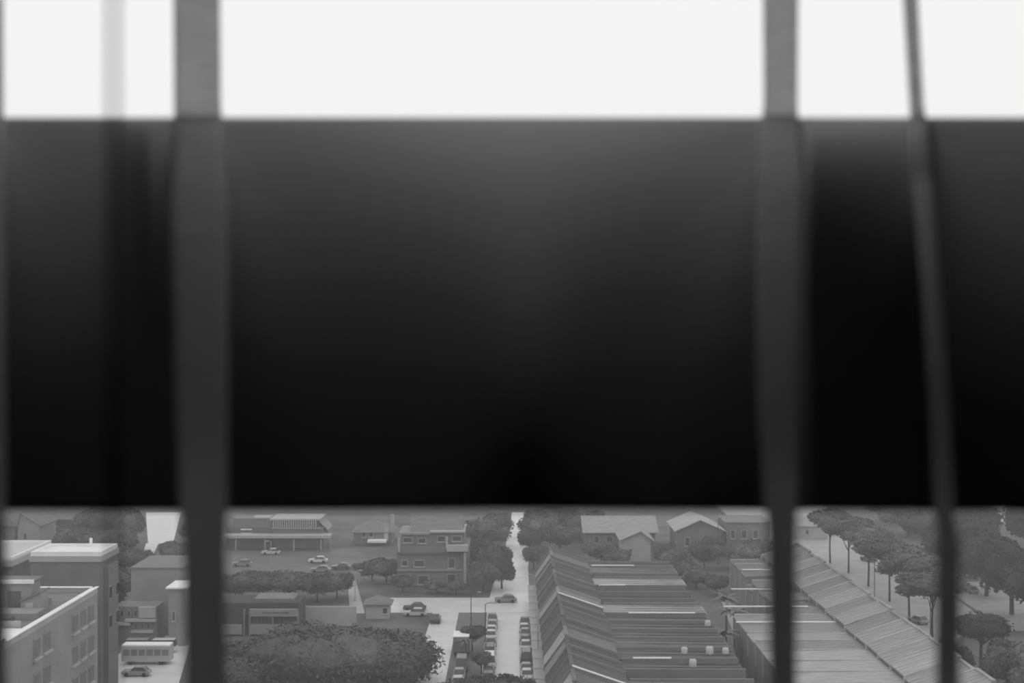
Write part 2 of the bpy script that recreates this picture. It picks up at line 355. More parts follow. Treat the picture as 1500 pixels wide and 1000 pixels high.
# low tiered building in front of the hedge trees
Y = 232.0
t = thing('tiered_building', 'low building with two pale balcony tiers beside the big tree', 'building', (GX(385,Y), Y, 0)); cx = GX(385,Y)
P = lambda px: GX(px,Y)-cx
Z = lambda py: GZ(py,Y)
MB().box(P(322), P(437), .6, 8, .02, Z(884)).build('wall', M['dark'], t)
MB().box(P(370), P(428), 1.5, 7, Z(884), Z(879)).build('roof_block', M['mid'], t)
MB().box(P(367), P(437), -.4, .6, Z(902), Z(892)).build('upper_balcony', M['light'], t)
MB().box(P(385), P(424), -.55, -.4, Z(896.6), Z(895.4)).build('balcony_slot', M['dim'], t)
MB().box(P(322), P(355), -.4, .6, Z(928), Z(915)).build('lower_balcony', M['light'], t)
MB().box(P(366), P(437), -.4, .6, Z(928), Z(914)).build('lower_balcony', M['light'], t)
for px in (358, 366, 400, 436): MB().box(P(px)-.12, P(px)+.12, -.3, .5, .02, Z(892)).build('column', M['mid'], t)
for i in range(6): window(t, P(370+i*11), P(377+i*11), Z(913), Z(904), .6, 'glass', 'dim', False)
o = MB().box(GX(437,240), GX(522,240), 240, 240.4, .02, GZ(888,240)).build('garden_wall', M['pale']); tag(o, 'pale garden wall running behind the big tree', 'wall')

# near left block with roof parapet
X1, X0, Y0, Y1, ZT = -47.2, -74.0, 133.0, 162.0, 20.0
t = thing('flat_roof_block', 'large near building with white roof parapet and paired windows', 'building', ((X0+X1)/2, (Y0+Y1)/2, 0)); cx, cy = (X0+X1)/2, (Y0+Y1)/2
hx, hy = (X1-X0)/2, (Y1-Y0)/2
MB().box(-hx, hx, -hy, hy, .02, ZT-.6).build('wall', M['light'], t)
MB().box(-hx+.4, hx-.4, -hy+.4, hy-.4, ZT-.6, ZT-.5).build('roof_deck', M['roof3'], t)
for n, bx in (('parapet', (hx-.4,hx,-hy,hy)), ('parapet', (-hx,-hx+.4,-hy,hy)), ('parapet', (-hx+.4,hx-.4,-hy,-hy+.4)), ('parapet', (-hx+.4,hx-.4,hy-.4,hy))):
    MB().box(*bx, ZT-.6, ZT).build(n, M['pale'], t)
    MB().box(bx[0]-.12, bx[1]+.12, bx[2]-.12, bx[3]+.12, ZT, ZT+.1).build('coping', M['white'], t)
MB().box(hx-6, hx-.5, -hy+.5, -hy+8.0, ZT-.5, ZT-.42).build('pale_deck', M['white'], t)
MB().box(-hx+6, hx-3, -hy+9.2, -hy+10.6, ZT-.5, ZT+.35).build('duct', M['dim'], t)
MB().box(-hx+6, hx-1.6, -hy+8.2, -hy+8.4, ZT-.5, ZT+.25).build('pipe_rail', M['pale'], t)
MB().box(-hx+6, hx-1.5, -hy+12.4, -hy+15.5, ZT-.5, ZT+.2).build('skylight', M['light'], t)
MB().box(hx-5.6, hx-2.6, -hy+21, -hy+21.25, ZT-.5, ZT+.3).build('pipe_rail', M['pale'], t)
for (a, c) in ((140.2,142.2),(143.2,145.4),(152.6,154.6),(155.5,157.4),(158.3,160.4)):
    for zt in (18.6, 15.2, 11.8, 8.4):
        fr = MB().box(hx-.02, hx+.08, a-cy, c-cy, zt-2.0, zt).build('window', M['light'], t)
        MB().box(hx+.06, hx+.12, a-cy+.15, c-cy-.15, zt-1.85, zt-.15).build('pane', M['mid'], fr)
        MB().box(hx-.02, hx+.3, a-cy-.15, c-cy+.15, zt-2.2, zt-2.0).build('sill', M['pale'], fr)
for x in (-8, -4, 0, 4, 8):
    for zt in (18.0, 14.6, 11.2): window(t, x, x+2, zt-1.8, zt, -hy, 'glass', 'mid')
t = thing('stair_house', 'rooftop stair house with white capping on the near flat roof', 'stair house', (-55.0, 151.5, ZT-.5))
MB().box(-8, 4.3, -1.5, 1.4, .0, 3.1).build('wall', M['light'], t)
MB().box(-8.2, 4.6, -1.5, 1.6, 3.1, 3.3).build('roof_cap', M['mid'], t)
MB().box(-8.2, 4.6, -1.75, -1.5, 3.0, 3.4).build('fascia', M['white'], t)
MB().box(1.8, 3.2, -1.56, -1.48, .1, 2.2).build('door', M['dim'], t)
t = thing('roof_hut', 'small rooftop hut with sloping roof on the near flat roof', 'hut', (-50.3, 150, ZT-.5))
MB().prism_y([(-1.1,0),(-1.1,1.3),(1.0,2.2),(1.0,0)][::-1], -1.2, 1.2).build('wall', M['light'], t)
MB().prism_y([(-1.2,1.28),(-1.2,1.42),(1.1,2.4),(1.1,2.26)][::-1], -1.4, 1.4).build('roof', M['mid'], t)
MB().box(-.6, .2, -1.26, -1.18, .05, 1.2).build('door', M['pale'], t)

# tower block with white roof rim, and the white flat roof beside it
def flat_top(name, label, x0, x1, y0, y1, zt, wall, inner):
    t = thing(name, label, 'building', ((x0+x1)/2, (y0+y1)/2, 0)); hx, hy = (x1-x0)/2, (y1-y0)/2
    MB().box(-hx, hx, -hy, hy, .02, zt-.5).build('wall', M[wall], t)
    MB().box(-hx, hx, -hy, hy, zt-.5, zt-.35).build('roof_deck', M[inner], t)
    for bx in ((hx-.3,hx,-hy,hy),(-hx,-hx+.3,-hy,hy),(-hx+.3,hx-.3,-hy,-hy+.3),(-hx+.3,hx-.3,hy-.3,hy)):
        MB().box(*bx, zt-.35, zt).build('parapet', M['white'], t)
    MB().box(-hx-.15, hx+.15, -hy-.15, hy+.15, zt-1.2, zt-.5).build('cornice', M['pale'], t)
    return t, hx, hy
Yb = 172.0
t, hx, hy = flat_top('tower_block', 'plain grey tower block with white roof rim', GX(45,Yb), GX(148,Yb), Yb, Yb+7.2, GZ(808,Yb), 'mid', 'white')
MB().box(hx-.02, hx+.5, -hy+1.5, hy-1.5, 2, GZ(808,Yb)-2).build('downpipe_duct', M['light'], t)
for z in (16.5, 13.0): 
    for yy in (-2.0, 1.0):
        fr = MB().box(hx, hx+.55, yy, yy+1.2, z, z+1.6).build('window', M['pale'], t)
        MB().box(hx+.5, hx+.6, yy+.12, yy+1.08, z+.12, z+1.48).build('pane', M['glass'], fr)
MB().box(.8, 1.1, hy-.3, hy, GZ(808,Yb)+.01, GZ(808,Yb)+.7).build('vent', M['white'], t)
t, hx, hy = flat_top('white_roof_block', 'building with broad bright white flat roof beside the tower block', GX(-150,186), GX(17,186), 186, 202, GZ(816,186), 'dim', 'tank')
for x in (hx-3, hx-7): window(t, x, x+1.6, 12, 14, -hy)

# wall-like block and balcony house by the forecourt
t = house('plain_wall_block', 'plain grey block with blank pale wall beside the forecourt', GX(192,233), GX(268,233), 233, 246, GZ(833,233), 'light', 'roof3', 'flat', 0, .15)
house('white_roof_shed', 'small shed with bright white roof on the plain block', GX(247,224), GX(272,224), 224, 230, GZ(862,224), 'light', 'white', 'flat', 0, .4, [(GX(252,224),GX(257,224),4,5.6)], 'shed')
Y = 226.0
t = thing('balcony_house', 'pale low house with stacked balconies by the forecourt', 'house', (GX(200,Y), Y, 0)); cx = GX(200,Y)
P = lambda px: GX(px,Y)-cx
Z = lambda py: GZ(py,Y)
MB().box(P(166), P(230), 0, 5, .02, Z(888)).build('wall', M['mid'], t)
MB().box(P(204), P(229), -.5, .0, Z(904), Z(888)).build('bay', M['pale'], t)
for a, c, py in ((185,230,908),(194,226,924),(168,192,913)):
    MB().box(P(a), P(c), -.9, .0, Z(py+1), Z(py-2.5)).build('balcony', M['pale'], t)
for px in (176, 186, 196): window(t, P(px), P(px+6), Z(903), Z(893), 0, 'glass', 'light', False)
for px in (197, 206, 215): window(t, P(px), P(px+5), Z(921), Z(912), 0, 'glass', 'light', False)
Y = 217.0

# ------------------------------------------------------------------ vehicles
def car_meshes(kind):
    if kind == 'car': L, Wd, zb, zc = 4.1, 1.7, .78, 1.42
    else: L, Wd, zb, zc = 4.6, 1.85, 1.0, 2.05
    h, q = Wd/2, L/2
    b = MB()
    secs = [(-q,.42,.68),(-q+.12,.3,zb),(-q+1.0,.26,zb+.04),(q-1.0,.26,zb+.06),(q-.1,.3,zb),(q,.42,.7)]
    for i,(y,a,c) in enumerate(secs):
        e = .12 if i in (0,5) else 0
        b.v += [(-h+e,y,a),(h-e,y,a),(h-e,y,c),(-h+e,y,c)]
    for i in range(5):
        for k in range(4): b.f.append((4*i+k, 4*i+(k+1)%4, 4*i+4+(k+1)%4, 4*i+4+k))
    b.f += [(3,2,1,0),(20,21,22,23)]
    g = MB(); y0, y1 = (-q+.35, q-1.15) if kind == 'car' else (-q+.1, q-.7)
    s = .55 if kind == 'car' else .22
    g.add([(-h+.06,y0,zb),(h-.06,y0,zb),(h-.06,y1,zb),(-h+.06,y1,zb),(-h+.2,y0+s,zc-.08),(h-.2,y0+s,zc-.08),(h-.2,y1-s*1.2,zc-.08),(-h+.2,y1-s*1.2,zc-.08)],
          [(0,3,2,1),(4,5,6,7),(0,1,5,4),(1,2,6,5),(2,3,7,6),(3,0,4,7)])
    r = MB().add([(-h+.18,y0+s-.05,zc-.09),(h-.18,y0+s-.05,zc-.09),(h-.18,y1-s*1.2+.05,zc-.09),(-h+.18,y1-s*1.2+.05,zc-.09),(-h+.3,y0+s+.15,zc),(h-.3,y0+s+.15,zc),(h-.3,y1-s*1.2-.15,zc),(-h+.3,y1-s*1.2-.15,zc)],
          [(0,3,2,1),(4,5,6,7),(0,1,5,4),(1,2,6,5),(2,3,7,6),(3,0,4,7)])
    wh = MB(); n = 12
    for x in (-.1,.1):
        for k in range(n): wh.v.append((x,.31*math.cos(6.2832*k/n),.31*math.sin(6.2832*k/n)))
    for k in range(n): wh.f.append((k,(k+1)%n,(k+1)%n+n,k+n))
    wh.f += [tuple(reversed(range(n))), tuple(range(n,2*n))]
    return b, g, r, wh, (h, q)
CARM = {}
for kd in ('car','van'):
    b,g,r,wh,dims = car_meshes(kd)
    CARM[kd] = dict(body=[b.mesh('body', M['car%d'%i]) for i in range(5)], glass=g.mesh('window_band', M['glass']), roof=[r.mesh('roof', M['car%d'%i]) for i in range(5)], wheel=wh.mesh('wheel', M['rubber']), dims=dims,
                    lamp=MB().box(-.2,.2,-.04,.04,-.08,.08).mesh('headlight', M['white']))
def car(kd, X, Y, rz, tone, label, group=None, z=.06):
    m = CARM[kd]; h, q = m['dims']
    t = thing('parked_'+kd, label, kd, (X, Y, z), rz, group)
    link('body', m['body'][tone], t); link('window_band', m['glass'], t); link('roof', m['roof'][tone], t)
    for sx in (-1,1):
        for yy in (-q+.8, q-.8):
            w_ = link('wheel', m['wheel'], t); w_.location = (sx*(h-.08), yy, .31)
        l = link('headlight', m['lamp'], t); l.location = (sx*(h-.35), q, .62)
    return t
tn = ['black','dark grey','silver','white','bright white']
# left kerb of the main street, far to near
toneL = [1,2,3,3,2,3,0,4,1,2,3,2,3]
kL = ['car','car','car','car','car','car','van','van','car','car','car','car','car']
Y = 243.0
for i in range(13):
    step = 5.0 if kL[i] == 'van' else 4.45
    car(kL[i], -3.35 + .05*math.sin(i*2), Y, 0 if i%3 else math.pi, toneL[i], '%s %s on the left kerb of main street, %s from far end' % (tn[toneL[i]], kL[i], ordinal(i+1)), 'cars along the left kerb')
    Y -= step + .15
toneR = [1,3,2,1,3,2,0,2,3,3,2,1]
Y = 240.0
for i in range(12):
    kd = 'van' if i == 6 else 'car'
    car(kd, 2.1 + .05*math.cos(i*3), Y, 0 if i%2 else math.pi, toneR[i], '%s %s on the right kerb by the terraces, %s from far end' % (tn[toneR[i]], kd, ordinal(i+1)), 'cars along the right kerb')
    Y -= 4.65 + (.4 if i in (5,6) else 0)
car('car', GX(741,262), 261.5, R(90), 2, 'silver car crossing the junction on the cross street', z=.1)
car('car', GX(638,243), 243.0, 0, 0, 'black car driving up the side road with its lights on', z=.08)
car('car', GX(609,250), 249.0, R(90), 3, 'white car parked at the side road corner beside the big tree', z=.0)
car('car', GX(609,256), 253.5, R(90), 1, 'dark grey car waiting at the side road corner', z=.1)
car('van', GX(676,207), 208.0, 0, 1, 'dark grey van parked on the verge behind the box truck', z=.12)
car('car', GX(673,203), 203.0, 0, 2, 'silver car parked on the verge, second behind the box truck', z=.12)
car('car', GX(671,198), 198.2, 0, 3, 'white car parked on the verge, third behind the box truck', z=.12)
for i, (px, py, tone) in enumerate(((1088,907,2),(1096,914,3),(1104,926,2),(1112,933,1),(1121,948,2))):
    Y = GY(py,1.4); car('car', 40.6, Y, 0, tone, '%s car in the back lane between the terraces, %s from the far end' % (tn[tone], ordinal(i+1)), 'cars in the back lane', .05)
for i,(px,py,tone) in enumerate(((397,812,3),(466,824,4),(470,838,2),(355,829,2),(500,834,1))):
    Y = GY(py); car('car', GX(px,Y), Y, R(90), tone, ['white car by the lamp post in the courtyard','bright white car parked in the middle of the courtyard','silver car nearest the hedge trees in the courtyard','silver car at the courtyard edge','dark grey car in the courtyard beside the alley'][i], 'cars in the courtyard', .05)
for i,(px,py,tone) in enumerate(((1292,838,3),(1345,913,2),(1420,868,2),(1272,822,1))):
    Y = GY(py); car('car', GX(px,Y), Y, R(20), tone, ['white car on the tree-lined street between trunks','silver car under the trees of the tree-lined street','silver car in the gap under the tall dark trees','dark grey car at the far part of the tree-lined street'][i], None, .06)
# box truck
def box_truck(label, X, Y, z, L=6.0, Wd=2.4, H=3.1, rz=0, tone='white', name='box_truck', cat='truck'):
    t = thing(name, label, cat, (X, Y, z), rz)
    h = Wd/2
    MB().box(-h, h, -L/2, L/2-1.7, .75, H-.12).build('cargo_box', M['mid'], t)
    MB().box(-h-.03, h+.03, -L/2-.03, L/2-1.67, H-.12, H).build('roof', M[tone], t)
    cab = MB().prism_x([(L/2-1.6,.5),(L/2,.5),(L/2,1.25),(L/2-.45,2.2),(L/2-1.6,2.25)], -h+.1, h-.1).build('cab', M['pale'], t)
    MB().box(-h+.25, h-.25, L/2-.3, L/2+.02, 1.2, 1.5).build('windscreen', M['glass'], cab)
    MB().box(-.4, .4, -L/2, L/2-.2, .45, .75).build('chassis', M['metal'], t)
    for sx in (-1,1):
        for yy in (-L/2+1.2, L/2-.9):
            w_ = link('wheel', CARM['car']['wheel'], t); w_.location = (sx*(h-.2), yy, .42); w_.scale = (1.6,1.35,1.35)
    return t
box_truck('box truck with white roof parked on the verge beside the side road', GX(676,218), 219.0, .12)
Y = 212.0
t = thing('bus', 'long pale bus with white roof standing on the forecourt', 'bus', (GX(217,Y), Y, .07))
MB().box(-3.7, 3.5, -1.2, 1.2, .5, 2.75).build('body', M['pale'], t)
MB().box(-3.65, 3.45, -1.15, 1.15, 2.75, 2.95).build('roof', M['white'], t)
for i in range(6): MB().box(-3.4+i*1.15, -2.45+i*1.15, -1.24, -1.18, 1.4, 2.3).build('window', M['mid'], t)
for x in (-2.4, 2.2):
    for yy in (-1.05, 1.05):
        w_ = link('wheel', CARM['car']['wheel'], t); w_.location = (x, yy, .45); w_.rotation_euler = (0,0,R(90)); w_.scale = (1.4,1.45,1.45)
for i,(px,py,tone) in enumerate(((196,957,2),(235,957,3),(200,990,2))):
    Y = GY(py); car('van' if i < 2 else 'car', GX(px,Y), Y+ (1 if i<2 else 0), R(90), tone, ['silver van beyond the bus on the forecourt','white van beyond the bus, nearer the window tape','silver car in front of the bus on the forecourt'][i], None, .07)

# ------------------------------------------------------------------ trees
def crown_mesh(name, seed, m, nb=9, nl=2600, flat=.7, leaf=.075):
    rnd = random.Random(seed); b = MB()
    bm = bmesh.new(); bmesh.ops.create_icosphere(bm, subdivisions=2, radius=1); bm.verts.ensure_lookup_table()
    base = [v.co.copy() for v in bm.verts]; fs = [tuple(v.index for v in f.verts) for f in bm.faces]; bm.free()
    blobs = [(Vector((0,0,0)), .62)]
    for i in range(nb):
        a = 6.283*i/nb + rnd.uniform(-.3,.3); rr = rnd.uniform(.35,.62)
        blobs.append((Vector((rr*math.cos(a), rr*math.sin(a), rnd.uniform(-.25,.35))), rnd.uniform(.28,.45)))
    for c, r in blobs:
        b.add([(c.x+v.x*r*rnd.uniform(.8,1.02), c.y+v.y*r*rnd.uniform(.8,1.02), (c.z+v.z*r*rnd.uniform(.8,1.02))*flat) for v in base], fs)
    for i in range(nl):
        c, r = rnd.choice(blobs)
        d = Vector((rnd.gauss(0,1), rnd.gauss(0,1), rnd.gauss(.25,1))).normalized()
        p = c + d*r*rnd.uniform(.92,1.16); p.z *= flat
        u = Vector((rnd.gauss(0,1), rnd.gauss(0,1), rnd.gauss(0,.6))).normalized()*leaf*rnd.uniform(.6,1.3)
        v = u.cross(d); v = v.normalized()*leaf*rnd.uniform(.3,.6) if v.length > 1e-4 else Vector((leaf,0,0))
        b.add([p-u, p+v+d*leaf*.15, p+u, p-v+d*leaf*.15], [(0,1,2),(0,2,3)])
    return b.mesh(name, m)
CR = {'D': [crown_mesh('crown', 30+i, M['leafD'], 12) for i in range(2)], 'A': [crown_mesh('crown', i, M['leafA']) for i in range(3)], 'B': [crown_mesh('crown', 10+i, M['leafB']) for i in range(3)], 'C': [crown_mesh('crown', 20+i, M['leafC']) for i in range(2)]}
big_crown = crown_mesh('crown', 77, M['leafA'], 22, 16000, .55, .03)
def trunk_mesh(seed):
    rnd = random.Random(seed); b = MB()
    b.tube([(0,0,0),(.01,.01,.3),(-.01,.0,.62),(0,0,.8)], [.032,.026,.022,.012], 7)
    for k in range(5):
        a = 6.283*k/5 + rnd.uniform(-.4,.4); z = rnd.uniform(.38,.6)
        b.tube([(0,0,z),(.11*math.cos(a),.11*math.sin(a),z+.1),(.24*math.cos(a),.24*math.sin(a),z+.24)], [.016,.012,.006], 5)
    return b.mesh('trunk', M['bark'])
TR = [trunk_mesh(i) for i in range(3)]
cnt = [0]
def tree(X, Y, h, r, tone, label, group=None, name='tree', big=False, clear=.42, slim=1.0):
    """h total height; crown sits above clear*h"""
    i = cnt[0]; cnt[0] += 1
    t = thing(name, label, 'tree', (X, Y, .02), i*1.3, group)
    tr = link('trunk', TR[i%3], t); tr.scale = (h*slim,h*slim,h)
    c = link('crown', big_crown if big else CR[tone][i%len(CR[tone])], t)
    hz = (h*(1-clear))/2
    zs = hz/(.55*.9 if big else .7*.85)
    c.location = (0,0,h*clear+hz*1.0); c.scale = (r/.95, r/.95, zs)
    return t
tree(GX(505,197), 197, 9.9, 13.2, 'A', 'huge dark spreading tree whose crown fills the lower middle left', big=True, clear=-.25)
tree(GX(352,200), 200, 6.2, 4.5, 'A', 'dark tree in front of the tiered building, beside the huge crown', clear=.2)
tree(GX(338,186), 187, 7.0, 5.0, 'A', 'dark tree half hidden behind the window tape near the tiered building', clear=.2)
for i,(px,Y,h,r) in enumerate(((345,262,5.8,5.2),(385,264,5.4,5.0),(425,263,5.9,5.2),(465,262,5.7,4.8),(494,266,5.2,3.6))):
    tree(GX(px,Y), Y, h, r, 'A', 'dark bushy hedge tree behind the tiered building, %s along from the window tape' % ordinal(i+1), 'hedge trees behind the tiered building', clear=.15)
for i,(px,Y,h,r) in enumerate(((545,285,4.5,4.0),(566,283,5.0,3.8),(590,272,3.6,2.4),(640,271,3.0,2.6),(668,270,2.8,2.2))):
    tree(GX(px,Y), Y, h, r, 'A' if i < 3 else 'B', ['dark tree behind the kiosk','round dark tree between kiosk and tall house','low dark shrub tree at the corner of the tall house','low shrub tree before the tall house windows','small shrub tree beside the tall house pillar'][i], None, clear=.15)
for i,(px,Y,h,r) in enumerate(((700,290,9.0,3.7),(722,283,8.5,4.2),(708,273,6.5,3.4),(735,276,6.5,3.2),(712,330,8,6.0),(730,345,7,4))):
    tree(GX(px,Y), Y, h, r, 'AABABB'[i], ['tall dark tree against the right side of the tall house','dark tree overhanging the left kerb of the far street','mid grey tree at the junction in front of the tall house','dark round tree at the junction corner','broad tree behind the tall house','tree at the far left bend of the main street'][i], None, clear=.12)
for i,(px,Y,h,r) in enumerate(((790,330,8.2,5.0),(820,320,7.6,5.0),(782,300,5.5,2.6),(850,345,8,6),(880,305,5.4,4.2),(905,300,4.8,3.2),(800,350,8,6),(778,318,7,3.2))):
    tree(GX(px,Y), Y, h, r, 'BABBABBA'[i], ['leafy tree on the right of the far street','dark tree behind the first terrace gables','small tree at the far end of the right kerb','broad tree in front of the long pale roof','dark tree left of the white gable house','low dark tree touching the white gable house','tree far behind the first terrace gables','narrow dark tree hanging over the far street'][i], None, clear=.15)
for i,(px,Y,h,r) in enumerate(((975,295,6.6,2.4),(990,290,6.4,3.6),(1005,281,5.0,3.4),(1032,300,6.2,3.6),(1046,312,6,3),(1020,276,4.4,3.0),(1050,270,3.8,2.6),(1085,300,6.0,4.6),(1115,305,6.2,4.6))):
    tree(GX(px,Y), Y, h, r, 'ABAAABABA'[i], ['dark slim tree right of the white gable house','tree between the two gable houses','dark low tree before the broad gable house','dark tree against the broad gable wall','tree at the right corner of the broad gable house','low tree at the end of the terraces','small tree at the top of the back lane','tree before the flat roofed grey house','dark tree beside the flat roofed house near the window tape'][i], None, clear=.12)
for i,(px,py) in enumerate(((1216,825),(1243,839),(1272,859),(1303,881),(1332,908),(1366,942))):
    Y = GY(py); tree(GX(px,Y), Y, 12.4 - (i%2)*.6, 5.6 + (i%2)*.6, 'BA'[i%2], 'slender street tree with dark crown along the tree-lined street, %s from far end' % ordinal(i+1), 'trees along the tree-lined street', 'street_tree', clear=.56, slim=.55)
for i,(px,Y,h,r) in enumerate(((1405,285,13,7.5),(1445,268,13,7),(1482,250,13.5,7),(1525,236,13,7),(1358,320,11,7),(1330,350,10,7.5),(1300,378,8,6),(1422,330,13,7),(1512,318,13,7))):
    tree(GX(px,Y), Y, h, r, 'DDDDABBDD'[i], ['tall dark tree just right of the slanting tape','large dark tree in the middle of the tall group','large dark tree toward the picture edge','tall dark tree at the picture edge','paler tall tree left of the slanting tape','hazy tree far behind the street trees','small hazy tree at the end of the tree-lined street','tall tree at the back behind the dark ones','broad tree at the back by the picture edge'][i], None, clear=.22)
for i,(px,Y,h,r,tn_) in enumerate(((1437,203,9.8,4.6,'D'),(1475,193,7.8,4.2,'A'),(1512,188,8.4,3.8,'C'),(1398,196,7,2.8,'D'),(1462,176,5,2.6,'B'))):
    tree(GX(px,Y), Y, h, r, tn_, ['near street tree with forked trunk and dark crown below the tall group','near street tree with grey crown beside the forked one','pale leafy tree in the lower corner','near slim dark tree behind the slanting tape','low grey tree at the lower edge beside the pale terrace'][i], None, 'street_tree' , clear=.5 if i < 1 else .12)
for i,(px,Y,h,r) in enumerate(((672,176,7.0,3.0),(700,173,7.4,3.2),(735,177,7.2,3.0),(764,180,6.3,2.2))):
    tree(GX(px,Y), Y, h, r, 'A', ['dark treetop over the side road at the lower edge','tallest dark treetop over the verge at the lower edge','dark treetop over the main street at the lower edge','small treetop by the right kerb at the lower edge'][i], 'treetops at the lower edge', clear=.1)
tree(GX(692,220), 220, 4.4, 2.2, 'A', 'small dark tree on the verge beside the parked cars', clear=.3)
tree(GX(705,205), 205, 3.6, 1.6, 'B', 'small grey tree on the verge near the lower edge', clear=.3)
for i,(px,Y,h,r) in enumerate(((160,300,9.5,6.5),(182,325,11,5),(150,330,10,8),(198,290,6.5,4),(140,365,9,8),(105,320,7,5),(175,258,7.5,5),(150,242,6.5,3.4),(150,228,6,4))):
    tree(GX(px,Y), Y, h, r, 'A', ['big dark tree behind the tower block','tallest dark tree left of the far bright road','dark tree directly above the tower block roof','dark tree at the lower side of the far bright road','hazy tree far beyond the tower block','tree behind the white rim of the tower block','dark tree between tower block and plain block','small dark tree at the foot of the balcony house','dark tree at the near corner of the large building'][i], None, clear=.12)
for i,(px,Y,h,r) in enumerate(((288,335,7,4),(262,300,6,4.5),(235,282,5,4))):
    tree(GX(px,Y), Y, h, r, 'BAB'[i], ['grey tree right of the far bright road','dark tree beneath the far bright road','grey tree above the plain block'][i], None, clear=.12)
# palms in the back lane
frond = MB()
for i in range(7):
    u0 = i/6; 
    z = .55*u0 - .95*u0*u0; wd = .14*(1-u0)**.6 + .01
    frond.v += [(-wd, u0, z-.06*(1-u0)), (0, u0, z), (wd, u0, z-.06*(1-u0))]
for i in range(6):
    a = 3*i; frond.f += [(a,a+1,a+4,a+3),(a+1,a+2,a+5,a+4)]
FR = frond.mesh('frond', M['leafC'])
PT = MB().tube([(0,0,0),(.1,0,2),(.15,.05,4),(.1,.05,5)], [.2,.16,.13,.12], 7).mesh('trunk', M['bark'])
def palm(X, Y, s, label):
    t = thing('palm_tree', label, 'palm', (X, Y, .05), X, 'palms', s)
    link('trunk', PT, t)
    for k in range(11):
        f = link('frond', FR, t); f.location = (.1,.05,4.95); f.rotation_euler = (R(10+ (k%3)*14), 0, 6.283*k/11); f.scale = (3.6,3.0,3.0)
palm(-7.0, 214, .55, 'small palm on the verge left of the main street')
palm(35.6, 236, 1.0, 'palm at the far end of the back lane')
palm(34.8, 222, 1.1, 'palm halfway along the back lane')
palm(31.2, 208, 1.0, 'palm at the near end of the back lane')

# ------------------------------------------------------------------ lamp posts and poles
def lamp(px, py0, py1, label, m='metal', arm=1.2, w_=.09):
    Y = GY(py1); h = GZ(py0, Y)
    t = thing('street_lamp', label, 'lamp post', (GX(px,Y), Y, .0), 0, 'street lamps')
    MB().lathe([(w_*2,0),(w_*2,.35),(w_,.4),(w_*.7,h)], 8).build('pole', M[m], t)
    MB().tube([(0,0,h-.1),(arm*.4,0,h+.12),(arm,0,h+.15)], .05, 6).build('arm', M[m], t)
    MB().box(arm-.15, arm+.45, -.15, .15, h+.05, h+.2).build('lamp_head', M['steel'], t)
lamp(690, 868, 932, 'dark lamp post on the verge left of the parked truck roof')
lamp(711, 884, 940, 'dark lamp post on the left kerb of the main street')
lamp(783, 842, 878, 'pale lamp post at the far end of the right kerb', 'steel', -.9)
lamp(788, 905, 980, 'lamp post on the right kerb beside the terraces', 'steel', -.9)
lamp(520, 836, 880, 'lamp post at the top of the alley', 'steel', .9)
lamp(397, 793, 832, 'pale lamp post in the courtyard', 'steel', -.9)
lamp(1281, 815, 878, 'thin lamp post among the far street trees', 'metal', 1.4)
lamp(1363, 862, 944, 'tall thin lamp post at the near end of the tree-lined street', 'metal', 1.4)
lamp(1052, 760, 826, 'lamp post at the corner of the broad gable house', 'metal', .9)

# ------------------------------------------------------------------ haze over the town
if HAZE_DENSITY > 0:
    hm = bpy.data.materials.new('thin_haze'); hm.use_nodes = True; n = hm.node_tree
    n.nodes.remove(n.nodes['Principled BSDF'])
    vs = n.nodes.new('ShaderNodeVolumeScatter'); vs.inputs['Density'].default_value = HAZE_DENSITY; vs.inputs['Color'].default_value = (1,1,1,1)
    n.links.new(vs.outputs['Volume'], n.nodes['Material Output'].inputs['Volume'])
    o = MB().box(-420, 420, 30, 620, -.5, 70).build('haze', hm); o['kind'] = 'stuff'; o['label'] = 'thin grey haze over the town'; o['category'] = 'haze'

# ------------------------------------------------------------------ the blurred slat and tapes close to the camera
def tape_mat():
    m = bpy.data.materials.new('woven_tape'); m.use_nodes = True; n = m.node_tree
    n.nodes.remove(n.nodes['Principled BSDF'])
    d = n.nodes.new('ShaderNodeBsdfDiffuse'); tr = n.nodes.new('ShaderNodeBsdfTranslucent'); mx = n.nodes.new('ShaderNodeMixShader')
    t = n.nodes.new('ShaderNodeTexCoord'); mp = n.nodes.new('ShaderNodeMapping'); mp.inputs['Scale'].default_value = (60, 60, 300)
    z = n.nodes.new('ShaderNodeTexNoise'); z.inputs['Scale'].default_value = 1.0
    r = n.nodes.new('ShaderNodeValToRGB'); r.color_ramp.elements[0].color = (TAPE_T*.8,)*3+(1,); r.color_ramp.elements[1].color = (TAPE_T*1.15,)*3+(1,)
    n.links.new(t.outputs['Object'], mp.inputs['Vector']); n.links.new(mp.outputs['Vector'], z.inputs['Vector']); n.links.new(z.outputs['Fac'], r.inputs['Fac'])
    n.links.new(r.outputs['Color'], tr.inputs['Color']); d.inputs['Color'].default_value = (TAPE_D,)*3+(1,)
    mx.inputs[0].default_value = .70; n.links.new(d.outputs[0], mx.inputs[1]); n.links.new(tr.outputs[0], mx.inputs[2]); n.links.new(mx.outputs[0], n.nodes['Material Output'].inputs['Surface'])
    return m
TAPE_T, TAPE_D = .97, .92
M['tape'] = tape_mat()
M['slat'] = mat('slat_paint', .48, rough=.8, spec=.15, var=.04, scale=4)
D0 = .70                                     # distance of the slat's upper edge
V0, V1 = 328.0, -248.0                       # upper and lower edge, pixel rows off the axis
def smooth(a, b, x):
    t = max(0., min(1., (x-a)/(b-a))); return t*t*(3-2*t)
def interp(tab, y):
    for (y0, *a), (y1, *c) in zip(tab, tab[1:]):
        if y0 <= y <= y1:
            t = (y-y0)/(y1-y0); t = t*t*(3-2*t) if False else t
            return [p+(q-p)*t for p, q in zip(a, c)]
    return list(tab[-1][1:])
